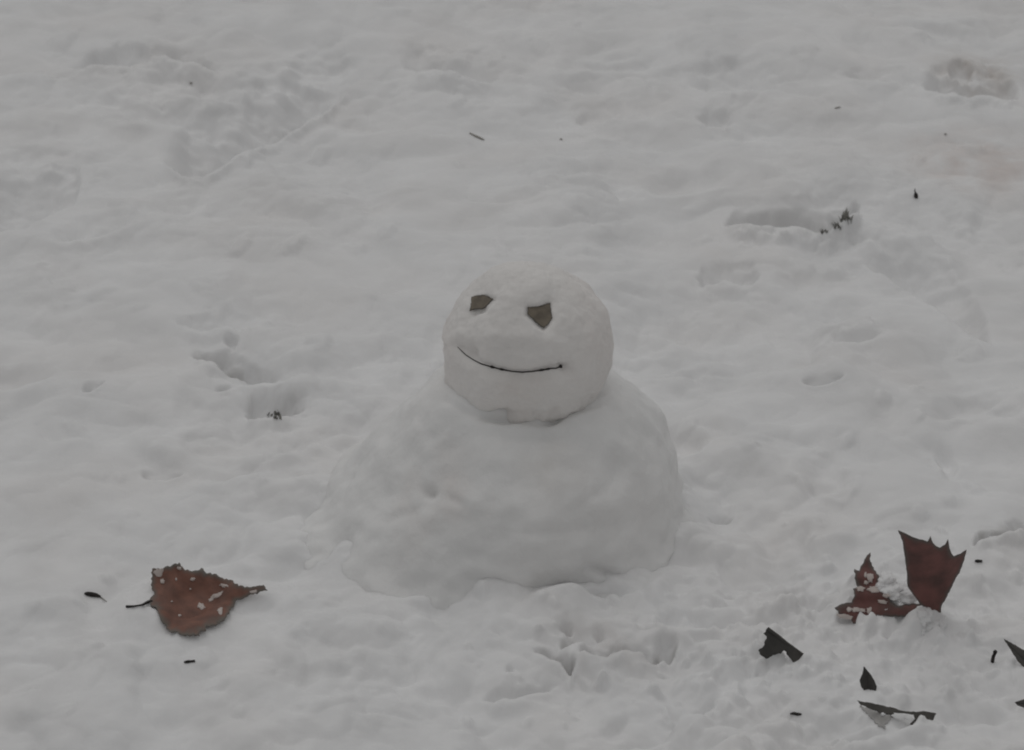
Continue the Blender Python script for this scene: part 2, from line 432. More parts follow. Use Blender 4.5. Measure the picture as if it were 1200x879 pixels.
edge([(900, 700, 0), (935, 706, .7), (965, 712, .6), (985, 705, 0)], .012, 12, jag=3)
edge([(845, 698, 0), (858, 702, .8), (872, 698, 0)], .010, 8)
edge([(955, 690, 0), (975, 694, .7), (990, 688, 0)], .010, 12, jag=3)
edge([(1080, 560, 0), (1115, 566, .5), (1140, 560, 0)], .010, 20, soft=4)
edge([(630, 702, 0), (660, 700, .5), (700, 698, .7), (740, 694, .6), (770, 688, 0)], .010, 8, jag=2)
# hollow beside the leaves, melted by them
stamp(1100, 722, 22, 8, 0.006, 0, 0.5, 0.3)
stamp(1105, 742, 60, 20, -0.008, 0, 0.3, 0.3, lip=0)
stamp(1035, 700, 34, 14, -0.010, 0, 0.3, 0.3, lip=0, wf=60)
stamp(1080, 690, 26, 12, -0.012, 0, 0.3, 0.3, lip=0, wf=60)
stamp(905, 775, 24, 9, -0.006, 15, 0.3, 0.3, lip=0, wf=70)
stamp(1050, 855, 60, 14, -0.006, 5, 0.3, 0.3, lip=0)
stamp(215, 715, 60, 28, 0.007, 0, 0.4, 0.4, lip=0.1)
# loose crumbs of snow
for k in range(800):
    if k < 500:
        px, py = random.gauss(960, 170), random.gauss(765, 60)
    else:
        px, py = random.uniform(-40, 1240), random.uniform(10, 900)
    if 370 < px < 800 and 440 < py < 690: continue
    s = random.uniform(4, 13) * (1.0 if k < 500 else 1.8)
    stamp(px, py, s, s * random.uniform(.4, .7), -random.uniform(.0015, .005) * s / 8 * (1.0 if k < 500 else .45), random.uniform(-40, 40), 0.3, 0.3, lip=0, warp=0.3, wf=60, seed=k * .11)
# the ground swells up to the foot of the snowman on the left, and is scraped flat at its front
c0 = np.array([-0.005, 0.0])
rr = np.hypot(X - c0[0], Y - c0[1])
left = sstep(0.3, 1.0, -(X - c0[0]) / np.maximum(rr, 1e-6))
H += 0.005 * left * np.exp(-((rr - 0.185) / 0.055) ** 2)
bank = 0.004 + 0.007 * fbm(X * 14, Y * 14, 6.6, 2) + 0.004 * fbm(X * 45, Y * 45, 1.6, 2)
lf_ = sstep(-0.1, 0.75, (-(X - c0[0]) * 0.75 - Y * 0.66) / np.maximum(rr, 1e-6))
H += lf_ * 0.006 * np.exp(-((rr - 0.215) / 0.04) ** 2) * (1 + 0.4 * perlin(X * 20, Y * 20, 2.2))
H += np.maximum(bank, 0) * (1 - 0.5 * lf_) * np.exp(-((rr - 0.185) / 0.03) ** 2)
H = np.where(rr < 0.15, np.minimum(H, 0.01), H)
ground = grid_mesh('snow_ground', np.stack([X, Y, H], -1), M_SNOW)
at_ = ground.data.attributes.new('soil_shade', 'FLOAT', 'POINT'); at_.data.foreach_set('value', SOIL_SHADE.reshape(-1).astype(np.float32))
tag(ground, 'trampled white snow covering the whole ground', 'snow', kind='structure')

def ground_z(x, y):
    i = int(np.clip(np.searchsorted(xs, x), 1, len(xs) - 1)); j = int(np.clip(np.searchsorted(ys, y), 1, len(ys) - 1))
    fx = (x - xs[i - 1]) / (xs[i] - xs[i - 1]); fy = (y - ys[j - 1]) / (ys[j] - ys[j - 1])
    return ((H[i - 1, j - 1] * (1 - fx) + H[i, j - 1] * fx) * (1 - fy) + (H[i - 1, j] * (1 - fx) + H[i, j] * fx) * fy)

def on_ground(px, py, off=0.0):
    """the snow surface seen at a photo pixel"""
    d = ray(px, py)
    t0 = (0.09 - CAM[2]) / d[2]; t1 = (-0.1 - CAM[2]) / d[2]
    prev = t0
    for k in range(1, 200):
        t = t0 + (t1 - t0) * k / 199
        p = CAM + d * t
        if p[2] < ground_z(p[0], p[1]) + off:
            a, b = prev, t
            for _ in range(14):
                m = (a + b) / 2; p = CAM + d * m
                if p[2] < ground_z(p[0], p[1]) + off: b = m
                else: a = m
            return CAM + d * b
        prev = t
    return at(px, py)

# ------------------------------------------------------------------ snowman
root = empty('snowman', (0, 0, 0))
tag(root, 'small two-ball snowman with leaf scrap eyes and a curved twig smile', 'snowman')

def seg_dist(PX, PY, pts):
    best = np.full(PX.shape, 1e9)
    for (x0, y0), (x1, y1) in zip(pts[:-1], pts[1:]):
        dx, dy = x1 - x0, y1 - y0
        t = np.clip(((PX - x0) * dx + (PY - y0) * dy) / (dx * dx + dy * dy + 1e-9), 0, 1)
        best = np.minimum(best, np.hypot(PX - x0 - t * dx, PY - y0 - t * dy))
    return best
def inside(PX, PY, poly):
    c = np.zeros(PX.shape, bool)
    n = len(poly)
    for i in range(n):
        x0, y0 = poly[i]; x1, y1 = poly[(i + 1) % n]
        if y0 == y1: continue
        k = ((y0 > PY) != (y1 > PY)) & (PX < (x1 - x0) * (PY - y0) / (y1 - y0) + x0)
        c ^= k
    return c

NT, NZ = 620, 300
th = np.linspace(0, 2 * np.pi, NT, endpoint=False)
prof_r = np.array([(-.05, .190), (-.02, .192), (.0, .183), (.03, .181), (.06, .171), (.088, .155), (.108, .133), (.124, .112), (.137, .094), (.147, .074), (.154, .045), (.157, .0)])
prof_l = np.array([(-.05, .220), (-.02, .216), (.0, .208), (.03, .188), (.06, .167), (.09, .145), (.115, .126), (.135, .112), (.15, .094), (.162, .074), (.170, .045), (.173, .0)])
s = np.linspace(0, 1, NZ)
def sample(p):
    k = np.arange(len(p)); q = np.linspace(0, len(p) - 1, NZ)
    zz, rr_ = np.interp(q, k, p[:, 0]), np.interp(q, k, p[:, 1])
    ker = np.hanning(41); ker /= ker.sum()
    pad = lambda a: np.concatenate([2 * a[0] - a[20:0:-1], a, 2 * a[-1] - a[-2:-22:-1]])
    return np.convolve(pad(zz), ker, 'valid'), np.maximum(np.convolve(pad(rr_), ker, 'valid'), 0)
zr, rrp = sample(prof_r); zl, rlp = sample(prof_l)
wl = sstep(-0.15, 0.95, -np.cos(th))[:, None]
wb = 0.5 + 0.5 * np.sin(th)[:, None]
r_ = rrp[None] * (1 - wl) + rlp[None] * wl
z_ = zr[None] * (1 - wl) + zl[None] * wl
lfb = np.exp(-((th[:, None] - R(222)) / R(42)) ** 2)
r_ = r_ + (0.007 + 0.024 * lfb) * np.exp(-np.maximum(z_ + 0.005, 0) / (0.008 + 0.022 * lfb)) * sstep(-0.05, -0.0, z_)
lean = 0.023 * sstep(0.02, 0.16, z_)
Bx = r_ * np.cos(th)[:, None] + lean
By = r_ * np.sin(th)[:, None] * 0.97
Bz = z_ + 0 * Bx
def normals(P, closed=True):
    du = np.roll(P, -1, 0) - np.roll(P, 1, 0)
    dv = np.gradient(P, axis=1)
    n = np.cross(du, dv)
    return n / np.maximum(np.linalg.norm(n, axis=-1, keepdims=True), 1e-9)
PB = np.stack([Bx, By, Bz], -1)
nB = normals(PB)
disp = 0.0085 * fbm(Bx * 9, By * 9, Bz * 11 + 2.2, 2) + 0.0042 * fbm(Bx * 24, By * 24, Bz * 30, 2) + 0.0006 * fbm(Bx * 75, By * 75, Bz * 75, 2)
low = sstep(0.06, -0.01, Bz)
disp += low * 0.006 * fbm(Bx * 32 + 5, By * 32, Bz * 32, 2)
PXb, PYb = project(PB)
facing = sstep(0.0, 0.3, -(nB @ FWD))
def dents(disp, PX, PY, facing, items):
    for (px, py, rx, ry, dep, rot) in items:
        cr, sr = math.cos(R(rot)), math.sin(R(rot))
        u, v = PX - px, PY - py
        a = (u * cr + v * sr) / rx; b = (-u * sr + v * cr) / ry
        q = a * a + b * b
        disp = disp - facing * dep * 1.5 * np.exp(-q * 1.3)
    return disp
disp = dents(disp, PXb, PYb, facing, [
    (502, 577, 11, 8, .006, 10), (470, 602, 30, 9, .002, -20), (535, 588, 20, 8, .002, 30), (440, 575, 40, 25, .004, -40),
    (690, 585, 34, 10, .003, -35), (720, 560, 46, 14, .0025, -50), (650, 622, 60, 9, .0025, -4), (715, 672, 20, 7, .008, 12),
    (655, 690, 60, 9, .006, -3), (580, 682, 30, 8, .004, 10), (400, 640, 22, 30, .004, 0), (450, 545, 50, 14, .002, -35),
    (760, 600, 14, 50, .003, -6), (600, 545, 50, 20, -.002, 10), (730, 530, 40, 12, -.002, 40),
    (650, 488, 13, 7, .007, -25), (590, 490, 30, 7, .006, 0), (690, 478, 26, 6, .004, -20), (620, 512, 60, 10, .003, 0)])
CHIN = [(528, 474), (545, 484), (570, 490), (600, 493), (625, 495), (652, 489), (682, 478), (708, 460)]
disp -= facing * 0.0025 * np.exp(-(seg_dist(PXb, PYb, CHIN) / 5.0) ** 2)
PB = PB + nB * disp[..., None]
body = grid_mesh('body', PB, M_PACK, closed_u=True, parent=root)

# head: a ball pressed flat underneath
HC = at(619, 408, 0)                                  # direction only; real place below
HC = np.array([0.0205, 0.004, 0.196])
NT2, NP2 = 560, 300
th2 = np.linspace(0, 2 * np.pi, NT2, endpoint=False)[:, None]
ph = np.linspace(-np.pi / 2 + 1e-3, np.pi / 2 - 1e-3, NP2)[None]
ex = np.cos(ph); ez = np.sin(ph)
lowr = np.abs(np.cos(np.maximum(ph, -1.5))) ** np.where(ph < 0, 0.24, 1.0)   # fuller below the middle
ax = 0.0876 * lowr
ax = ax * np.where(ph > 0, np.cos(ph) ** 0.12, 1.0)
hx = ax * np.cos(th2); hy = ax * np.sin(th2)
hz = np.where(ph < 0, 0.062 * np.sin(ph), 0.0865 * np.sin(ph)) + 0 * hx
PH = np.stack([hx, hy, hz], -1)
nH = normals(PH)
dh = 0.0060 * fbm(hx * 11 + 3, hy * 11, hz * 11, 2) + 0.0024 * fbm(hx * 34, hy * 34, hz * 34, 3) + 0.0007 * fbm(hx * 110, hy * 110, hz * 110, 2)
dh += sstep(-0.02, -0.045, hz) * 0.006 * fbm(hx * 40 + 8, hy * 40, hz * 10 + 11.5, 2)
PXh, PYh = project(PH + HC)
fH = sstep(0.0, 0.25, -(nH @ FWD))
EYES = [[(125, 180), (165, 168), (270, 155), (320, 172), (380, 207), (335, 255), (275, 310), (240, 325), (160, 325), (100, 345), (115, 290), (122, 230)],
        [(785, 300), (850, 298), (930, 288), (985, 268), (1046, 248), (1050, 300), (1062, 370), (1068, 430), (1030, 490), (970, 542), (930, 520), (870, 470), (815, 410), (785, 380)]]
EYES = [[(540 + x / 10, 330 + y / 10) for x, y in e] for e in EYES]
MOUTH = [(110, 180), (150, 220), (175, 243), (240, 285), (300, 315), (380, 338), (460, 358), (540, 373), (620, 380), (700, 374), (780, 362), (850, 350), (890, 348), (930, 332)]
MOUTH = [(520 + x / 6.76, 380 + y / 6.76) for x, y in MOUTH]
for e in EYES:
    dd = seg_dist(PXh, PYh, e + e[:1])
    dd = np.where(inside(PXh, PYh, e), 0, dd)
    dh -= fH * (0.0045 * np.exp(-(dd / 3.2) ** 2) + 0.003 * np.exp(-(dd / 11) ** 2))
dm = seg_dist(PXh, PYh, MOUTH)
dh -= fH * (0.0018 * np.exp(-(dm / 3) ** 2) + 0.006 * np.exp(-(dm / 9) ** 2))
dh = dents(dh, PXh, PYh, fH, [(650, 484, 9, 5, .002, -30), (590, 487, 24, 8, .006, 0), (690, 470, 28, 7, .003, -20), (562, 487, 10, 6, .003, 0),
                              (625, 445, 40, 8, .0015, 0), (600, 440, 70, 9, .0015, 5), (551, 411, 10, 12, .005, -30), (666, 433, 10, 9, .006, 0), (600, 395, 40, 12, -.003, 5), (545, 380, 10, 18, .002, 0), (690, 400, 14, 24, -.002, 0)])
PHD = PH + nH * dh[..., None] + HC
head = grid_mesh('head', PHD, M_FACE, closed_u=True, parent=root)
bm = bmesh.new(); bm.from_mesh(head.data)
HEAD_BVH = BVHTree.FromBMesh(bm); bm.free()
def on_head(px, py, off=0.0):
    d = ray(px, py)
    hit = HEAD_BVH.ray_cast(Vector(CAM), Vector(d))
    if hit[0] is None: return None
    return np.array(hit[0]) - d * off

# ------------------------------------------------------------------ flat leaves, tubes and clumps
def roughen(poly, step, amp, seed=0):
    rnd = random.Random(seed); out = []
    n = len(poly)
    for i in range(n):
        (x0, y0), (x1, y1) = poly[i], poly[(i + 1) % n]
        L = math.hypot(x1 - x0, y1 - y0); k = max(1, int(L / step))
        for j in range(k):
            t = j / k; a = amp * min(1, L / (3 * step)) * (0 if j == 0 else rnd.uniform(-1, 1))
            out.append((x0 + (x1 - x0) * t - (y1 - y0) / max(L, 1e-6) * a, y0 + (y1 - y0) * t + (x1 - x0) / max(L, 1e-6) * a))
    return out

def sheet(name, poly, where, mat, parent, thick=0.0007, step=2.2, amp=0.5, cell=2.0, rim=6.0, seed=0):
    """a thin leaf: the outline is filled with triangles and laid on a curved surface"""
    P = roughen(poly, step, amp, seed)
    xs_, ys_ = [p[0] for p in P], [p[1] for p in P]
    gx, gy = np.meshgrid(np.arange(min(xs_), max(xs_), cell), np.arange(min(ys_), max(ys_), cell))
    gx, gy = gx.ravel(), gy.ravel()
    ok = inside(gx, gy, P) & (seg_dist(gx, gy, P + P[:1]) > cell * 0.5)
    pts = [Vector(p) for p in P] + [Vector((a, b)) for a, b in zip(gx[ok], gy[ok])]
    loop = list(range(len(P)))
    v2, _, tri, _, _, _ = delaunay_2d_cdt(pts, [], [loop], 1, 1e-4)
    V = np.array([where(v.x, v.y) for v in v2])
    # the same sheet a thickness further back closes the leaf
    o = new_obj(name, V, tri, mat, parent)
    a2 = np.array([[v.x, v.y] for v in v2])
    dist = seg_dist(a2[:, 0], a2[:, 1], P + P[:1])
    attr = o.data.attributes.new('rim', 'FLOAT', 'POINT')
    attr.data.foreach_set('value', np.exp(-dist / rim).astype(np.float32))
    sol = o.modifiers.new('thickness', 'SOLIDIFY'); sol.thickness = thick; sol.offset = 0.0
    return o

def lying(base, curl=None, lift=0.003):
    """height field just above the snow: curl(px,py) adds height"""
    def w(px, py):
        d = ray(px, py)
        z = base + lift
        for _ in range(3):
            z2 = base + lift + (curl(px, py) if curl else 0)
            z = z2
        return CAM + d * ((z - CAM[2]) / d[2])
    return w

def tilted(base_pt, tilt, yaw=0.0, bend=None):
    """a surface standing in the snow: tilt degrees from level, yaw turns it about the vertical; bend(px,py) bows it along its normal"""
    n = np.array([math.sin(R(yaw)) * math.sin(R(tilt)), -math.cos(R(yaw)) * math.sin(R(tilt)), math.cos(R(tilt))])
    def w(px, py):
        d = ray(px, py)
        off = bend(px, py) if bend else 0.0
        t = (((base_pt - CAM) @ n) + off) / (d @ n)
        return CAM + d * t
    return w

def tube(name, pts, radii, mat, parent=None, seg=8):
    pts = [np.array(p, float) for p in pts]; V, F = [], []
    n = len(pts)
    for i, p in enumerate(pts):
        t = pts[min(i + 1, n - 1)] - pts[max(i - 1, 0)]; t /= np.linalg.norm(t)
        a = np.cross(t, [0.3, 0.2, 0.9]); a /= np.linalg.norm(a); b = np.cross(t, a)
        for k in range(seg):
            q = 2 * math.pi * k / seg
            V.append(p + radii[i] * (math.cos(q) * a + math.sin(q) * b))
    for i in range(n - 1):
        for k in range(seg):
            F.append((i * seg + k, i * seg + (k + 1) % seg, (i + 1) * seg + (k + 1) % seg, (i + 1) * seg + k))
    F.append(tuple(range(seg))[::-1]); F.append(tuple(range((n - 1) * seg, n * seg)))
    return new_obj(name, V, F, mat, parent)

def clump(name, centre, size, mat, parent=None, seed=0, rough=0.35, sub=4):
    """an irregular crumb of snow"""
    b = bmesh.new(); bmesh.ops.create_icosphere(b, subdivisions=sub, radius=1.0)
    v = np.array([x.co[:] for x in b.verts]); f = [[q.index for q in x.verts] for x in b.faces]; b.free()
    k = 1 + rough * fbm(v[:, 0] * 1.3 + seed * 3.1, v[:, 1] * 1.3, v[:, 2] * 1.3 + seed, 3, 0.6)
    v = v * k[:, None] * np.array(size) + np.array(centre)
    return new_obj(name, v, f, mat, parent)

# face: two scraps of leaf and a twig, pressed into the head
for i, e in enumerate(EYES):
    c = np.mean(e, axis=0)
    p0 = on_head(*c)
    # flat scrap: fit a plane through the rim hits
    hits = np.array([on_head(*(c + (np.array(q) - c) * 0.8)) for q in e]); cen = hits.mean(0)
    nrm = np.linalg.svd(hits - cen)[2][2]
    if nrm @ FWD > 0: nrm = -nrm
    def w(px, py, cen=cen, nrm=nrm):
        d = ray(px, py)
        t = ((cen - CAM) @ nrm + 0.0012) / (d @ nrm)
        q = CAM + d * t
        h = on_head(px, py, 0.0006)
        return q if h is None or np.linalg.norm(q - CAM) < np.linalg.norm(h - CAM) else h
    ey = sheet('eye', e, w, M_EYE, head, thick=0.0006, step=1.2, amp=0.35, cell=1.0, rim=1.6, seed=i)
    ey['label'] = ['flat pointed brown leaf scrap as the eye at viewer left', 'larger five-sided brown leaf scrap as the eye at viewer right'][i]
mp = []
for i in range(len(MOUTH) - 1):
    for j in range(6):
        t = j / 6
        mp.append((MOUTH[i][0] + (MOUTH[i + 1][0] - MOUTH[i][0]) * t, MOUTH[i][1] + (MOUTH[i + 1][1] - MOUTH[i][1]) * t))
mp.append(MOUTH[-1])
P3 = [on_head(a, b, 0.0003) for a, b in mp]
rad = []
for a, b in mp:
    r = 0.0007
    if a < 542: r = 0.00035 + 0.0004 * max(0, (a - 536)) / 6
    for (kx, amp_, wd) in [(577, .0011, 1.4), (588, .0006, 2.5), (635, .0006, 3), (642, .0006, 2), (657.5, .0014, 1.6)]:
        r += amp_ * math.exp(-((a - kx) / wd) ** 2)
    r *= 0.62 + 0.38 * min(1, max(0, (a - 540) / 36))
    rad.append(r)
mouth = tube('mouth', P3, rad, M_TWIG, head)
mouth['label'] = 'thin dark knotted twig bent into a smile'

# ------------------------------------------------------------------ leaves
def z3(pts): return [(80 + x / 4.615, 640 + y / 4.613) for x, y in pts]
def z4(pts): return [(960 + x / 5.0, 610 + y / 5.0) for x, y in pts]
def z5(pts): return [(870 + x / 3.636, 710 + y / 3.639) for x, y in pts]

# broad brown leaf lying at the left
lf = z3([(453, 122), (515, 120), (560, 104), (600, 88), (632, 130), (680, 133), (730, 122), (748, 148), (800, 150), (835, 172), (890, 185), (920, 215), (990, 222), (1058, 210),
         (1080, 240), (1000, 262), (945, 285), (915, 290), (880, 345), (850, 390), (820, 420), (775, 432), (748, 432), (745, 460), (716, 460), (710, 488), (600, 478), (590, 465), (545, 462), (500, 400),
         (480, 340), (445, 322), (440, 290), (465, 262), (452, 232)])
c = on_ground(215, 705)
leaf = empty('fallen_leaf', c)
tag(leaf, 'broad brown fallen leaf lying flat with crumbs of snow, left of the snowman', 'leaf', 'fallen leaves on the snow')
bz = max(ground_z(*at(px, py)[:2]) for px, py in lf[::3])
def curl_l(px, py):
    u, v = (px - 215) / 50, (py - 705) / 35
    return 0.004 * u * u + 0.010 * max(0, -v) ** 2 + 0.003 * v * v + 0.0012 * math.sin(px * .11 + py * .06) + 0.0005 * math.sin(px * .31 - py * .2) - 0.002 * math.exp(-(v * 4) ** 2)
wl_ = lambda px, py: on_ground(px, py, 0.0012 + max(-.0005, curl_l(px, py) * .8))
sheet('blade', lf, wl_, M_BROWN, leaf, step=2.2, amp=1.3, rim=10.0, seed=3)
st = z3([(455, 300), (435, 300), (400, 318), (355, 325), (315, 327)])
pts = [wl_(*st[0]), wl_(*st[1]), on_ground(*st[2], .003), on_ground(*st[3], .002), on_ground(*st[4], .0016)]
tube('stem', pts, [.0016, .0016, .0011, .001, .0014], M_TWIG, leaf)
def dusting(parent, px, py, rx, ry, rot, where, seed, lift=0.0006, thick=0.0012, mat=None):
    rnd = random.Random(seed); poly = []
    n = 14; cr, sr = math.cos(R(rot)), math.sin(R(rot))
    for q in range(n):
        a = 2 * math.pi * q / n; k = rnd.uniform(.62, 1.2)
        u, v = rx * k * math.cos(a), ry * k * math.sin(a)
        poly.append((px + u * cr - v * sr, py + u * sr + v * cr))
    cen = where(px, py)
    def w(a, b):
        p = where(a, b); d = math.hypot((a - px) / rx, (b - py) / ry)
        return p - ray(a, b) * (lift + 0.0008 * max(0, 1 - d))
    return sheet('snow_dusting', poly, w, mat or M_CRUMB, parent, thick=thick, step=1.0, amp=.4, cell=1.2, rim=2, seed=seed)
for k, (x, y, sx, sy, rot) in enumerate([(488, 142, 28, 24, 20), (508, 190, 14, 13, 0), (672, 180, 15, 9, 0), (800, 270, 40, 13, -32), (770, 292, 14, 9, -20), (718, 325, 24, 17, 20), (842, 214, 24, 9, 8), (822, 352, 14, 20, 10), (1000, 247, 24, 8, -12), (603, 376, 9, 6, 0), (600, 120, 15, 9, 25), (583, 180, 6, 8, 0), (660, 232, 6, 4, 0), (560, 300, 5, 4, 0)]):
    (px, py), = z3([(x, y)])
    dusting(leaf, px, py, sx / 4.615, sy / 4.613, rot, wl_, 100 + k)

# red leaf half buried at the right: one tall lobe, one low torn one
up = z4([(463, 58), (500, 74), (560, 102), (635, 124), (652, 92), (666, 130), (688, 152), (708, 161), (738, 142), (755, 110), (763, 160), (775, 192), (790, 210), (830, 195), (863, 172), (850, 230), (828, 285), (822, 305),
         (800, 335), (770, 400), (740, 460), (716, 500), (712, 545), (680, 580), (650, 560), (620, 510), (590, 490), (560, 445), (518, 385), (514, 300), (500, 200), (488, 115)])
base = on_ground(1097, 718)
leaf = empty('fallen_leaf', base)
tag(leaf, 'dark red fallen leaf standing half buried in snow with a tall spiked lobe', 'leaf', 'fallen leaves on the snow')
bend_u = lambda px, py: -0.00001 * (px - 1095) ** 2 + 0.000006 * (720 - py) ** 2 + 0.0006 * math.sin(px * .25)
o = sheet('lobe', up, tilted(base + np.array([0, 0, -.004]), 68, 12, bend_u), M_RED, leaf, step=3.0, amp=0.35, rim=6.5, seed=5)
o['label'] = 'tall upright lobe with four pointed tips'
lo = z4([(300, 188), (300, 240), (322, 290), (350, 320), (340, 390), (390, 430), (420, 478), (470, 502), (540, 488), (600, 490), (620, 530), (575, 585), (530, 575), (480, 560), (430, 565), (340, 560), (310, 590), (200, 605), (185, 572),
         (125, 555), (90, 512), (120, 495), (190, 480), (208, 440), (198, 400), (225, 388), (212, 350), (205, 285), (235, 296), (252, 258), (272, 218)])
bl = on_ground(1030, 728)
bend_l = lambda px, py: 0.0025 * math.sin(px * .14) + 0.0015 * math.sin(py * .3) - 0.00006 * max(0, 690 - py) ** 1.5
o = sheet('lobe', lo, tilted(bl + np.array([0, 0, -.006]), 40, -8, bend_l), M_RED, leaf, step=2.6, amp=0.9, rim=5.0, seed=8)
o['label'] = 'low torn lobe dusted with snow'
wq = tilted(bl + np.array([0, 0, -.006]), 40, -8, bend_l)
for k, (x, y, sx, sy) in enumerate([(240, 400, 26, 14), (178, 523, 14, 12), (215, 523, 20, 13), (255, 527, 15, 9), (292, 528, 12, 18), (318, 405, 32, 16), (372, 476, 30, 9), (150, 562, 40, 14), (275, 365, 12, 10), (300, 335, 18, 26), (270, 320, 8, 14), (395, 440, 20, 10)]):
    (px, py), = z4([(x, y)])
    dusting(leaf, px, py, sx / 4.2, sy / 4.2, 10, wq, 200 + k)
for k, (x, y, sx, sy) in enumerate([(500, 455, 78, 45), (430, 430, 60, 36), (395, 390, 55, 50), (610, 530, 45, 45), (545, 430, 34, 24), (470, 480, 45, 24), (665, 578, 40, 26), (712, 560, 30, 22), (590, 585, 40, 24)]):
    (px, py), = z4([(x, y)]); p = wq(px, py); sc = 1 / (5 * 1060)
    o = clump('snow_clump', p - np.array(base) + (np.array([0, .012, -.002]) if k not in (3, 6, 7, 8) else np.array([0, -.005, -.002])), (sx * sc, .014, sy * sc * .95), M_SNOW, leaf, seed=40 + k, rough=0.28, sub=5)
    o.location = (0, 0, 0)

def small_leaf(poly, basepx, tilt, yaw, mat, label, bend=None, amp=0.5, off=0.0, seed=0, part='blade'):
    b = on_ground(*basepx)
    r = empty('fallen_leaf', b)
    tag(r, label, 'leaf', 'fallen leaves on the snow')
    w_ = tilted(b + np.array([0, 0, off]), tilt, yaw, bend)
    sheet(part, poly, w_, mat, r, step=2.2, amp=amp, cell=1.6, rim=3.0, seed=seed)
    return r, w_, b

r, w_, b = small_leaf(z5([(108, 93), (150, 125), (190, 158), (250, 200), (303, 230), (300, 252), (275, 238), (262, 228), (240, 245), (215, 240), (195, 214), (178, 190), (165, 204), (130, 210), (100, 226), (75, 207), (68, 190), (95, 165), (103, 130), (90, 118)]),
           (915, 770), 58, 6, M_DARK, 'blackish curled leaf shred with a frayed snowy lower edge', lambda px, py: 0.002 * math.sin(px * .13), 0.9, 0.011, 11)
tube('rolled_edge', [w_(*q) for q in z5([(106, 98), (150, 128), (190, 160), (250, 203), (300, 236)])], [.0022, .0018, .0016, .0014, .001], M_DARK, r)
r, w_, b = small_leaf(z5([(518, 258), (540, 285), (560, 315), (573, 345), (566, 374), (545, 385), (528, 376), (505, 342), (500, 315), (512, 290)]), (1017, 808), 66, -10, M_DARK,
           'small dark teardrop-shaped leaf standing upright in the snow', lambda px, py: 0.0007 * abs(px - 1017) ** .8, 0.25, -.002, 12)
tube('midrib', [w_(*q) - FWD * .0005 for q in z5([(519, 265), (535, 300), (545, 340), (548, 375)])], [.0004, .0006, .0008, .0009], M_DARK, r)
r, w_, b = small_leaf(z5([(488, 404), (560, 417), (655, 438), (680, 447), (745, 452), (770, 448), (826, 459), (815, 485), (795, 502), (780, 492), (755, 516), (712, 506), (735, 482), (730, 464), (690, 458), (655, 456), (640, 467), (600, 462), (550, 442), (505, 422)]),
           (1050, 843), 48, 10, M_GREY, 'long narrow grey leaf edge poking out of the snow at the bottom', lambda px, py: 0.0015 * math.sin(px * .12), 0.5, 0.002, 13)
sheet('frosted_blade', z5([(500, 424), (550, 443), (600, 464), (642, 468), (625, 490), (606, 505), (612, 528), (585, 515), (552, 482)]), lambda px, py: on_ground(px, py, .0008), M_FROST, r, step=1.6, amp=1.4, cell=1.6, seed=14)
for k, (x, y, sx, sy) in enumerate([(597, 463, 9, 6), (668, 472, 34, 14), (705, 478, 24, 14), (765, 482, 13, 11)]):
    (px, py), = z5([(x, y)])
    dusting(r, px, py, sx / 3.636, sy / 3.639, 8, w_, 300 + k, thick=.003, mat=M_SNOW)
r, w_, b = small_leaf(z5([(1113, 140), (1150, 160), (1200, 188), (1240, 222), (1262, 262), (1225, 275), (1195, 258), (1172, 235), (1150, 200), (1130, 168)]), (1195, 782), 55, -15, M_GREY,
           'grey pointed leaf cut off by the right edge of the photo, above another', None, .3, .001, 15)
tube('midrib', [w_(*q) - FWD * .0006 for q in z5([(1116, 143), (1150, 178), (1190, 215), (1235, 258)])], [.0005, .0007, .0008, .0009], M_DARK, r)
r, w_, b = small_leaf(z5([(1160, 411), (1200, 398), (1260, 388), (1300, 408), (1255, 436), (1200, 434), (1172, 424)]), (1200, 829), 50, 5, M_GREY,
           'small grey leaf tip at the right edge, lowest of the leaves there', None, .3, .002, 16)
tube('midrib', [w_(*q) - FWD * .0006 for q in z5([(1162, 412), (1200, 415), (1290, 408)])], [.0004, .0007, .0008], M_DARK, r)

# ------------------------------------------------------------------ twigs, seeds and specks
GT = 'plant bits scattered on the snow'
def bit(name, label, cat, pix, radii, mat=M_TWIG, off=0.001):
    p = [on_ground(a, b, off) for a, b in pix]
    o = tube(name, p, radii, mat, seg=7)
    # origin at its base
    b0 = Vector(p[0]); o.data.transform(__import__('mathutils').Matrix.Translation(-b0)); o.location = b0
    return tag(o, label, cat, GT)

base = on_ground(108, 697)
seed_ = empty('winged_seed', base)
tag(seed_, 'dark seed with a thin pale tail, left of the broad brown leaf', 'seed', GT)
tube('seed_body', [on_ground(a, b, .0015) for a, b in [(99, 695.3), (102, 695.8), (107, 696.5), (113, 697.5), (118, 699)]], [.0008, .0022, .0026, .0022, .0008], M_TWIG, seed_)
tube('tail', [on_ground(a, b, .0008) for a, b in [(117, 699), (121, 702), (125, 705)]], [.0008, .0006, .0004], M_FADED, seed_)
bit('twig_bit', 'tiny black twig bit below the broad brown leaf', 'twig', [(216, 776), (220, 775.5), (224, 775), (228.5, 774.5)], [.0010, .0016, .0011, .0012])
bit('twig_bit', 'tiny dark forked crumb of bark left of the long grey leaf', 'twig', [(926, 836.5), (930, 836), (934, 837), (939, 837)], [.0006, .0015, .0016, .0008])
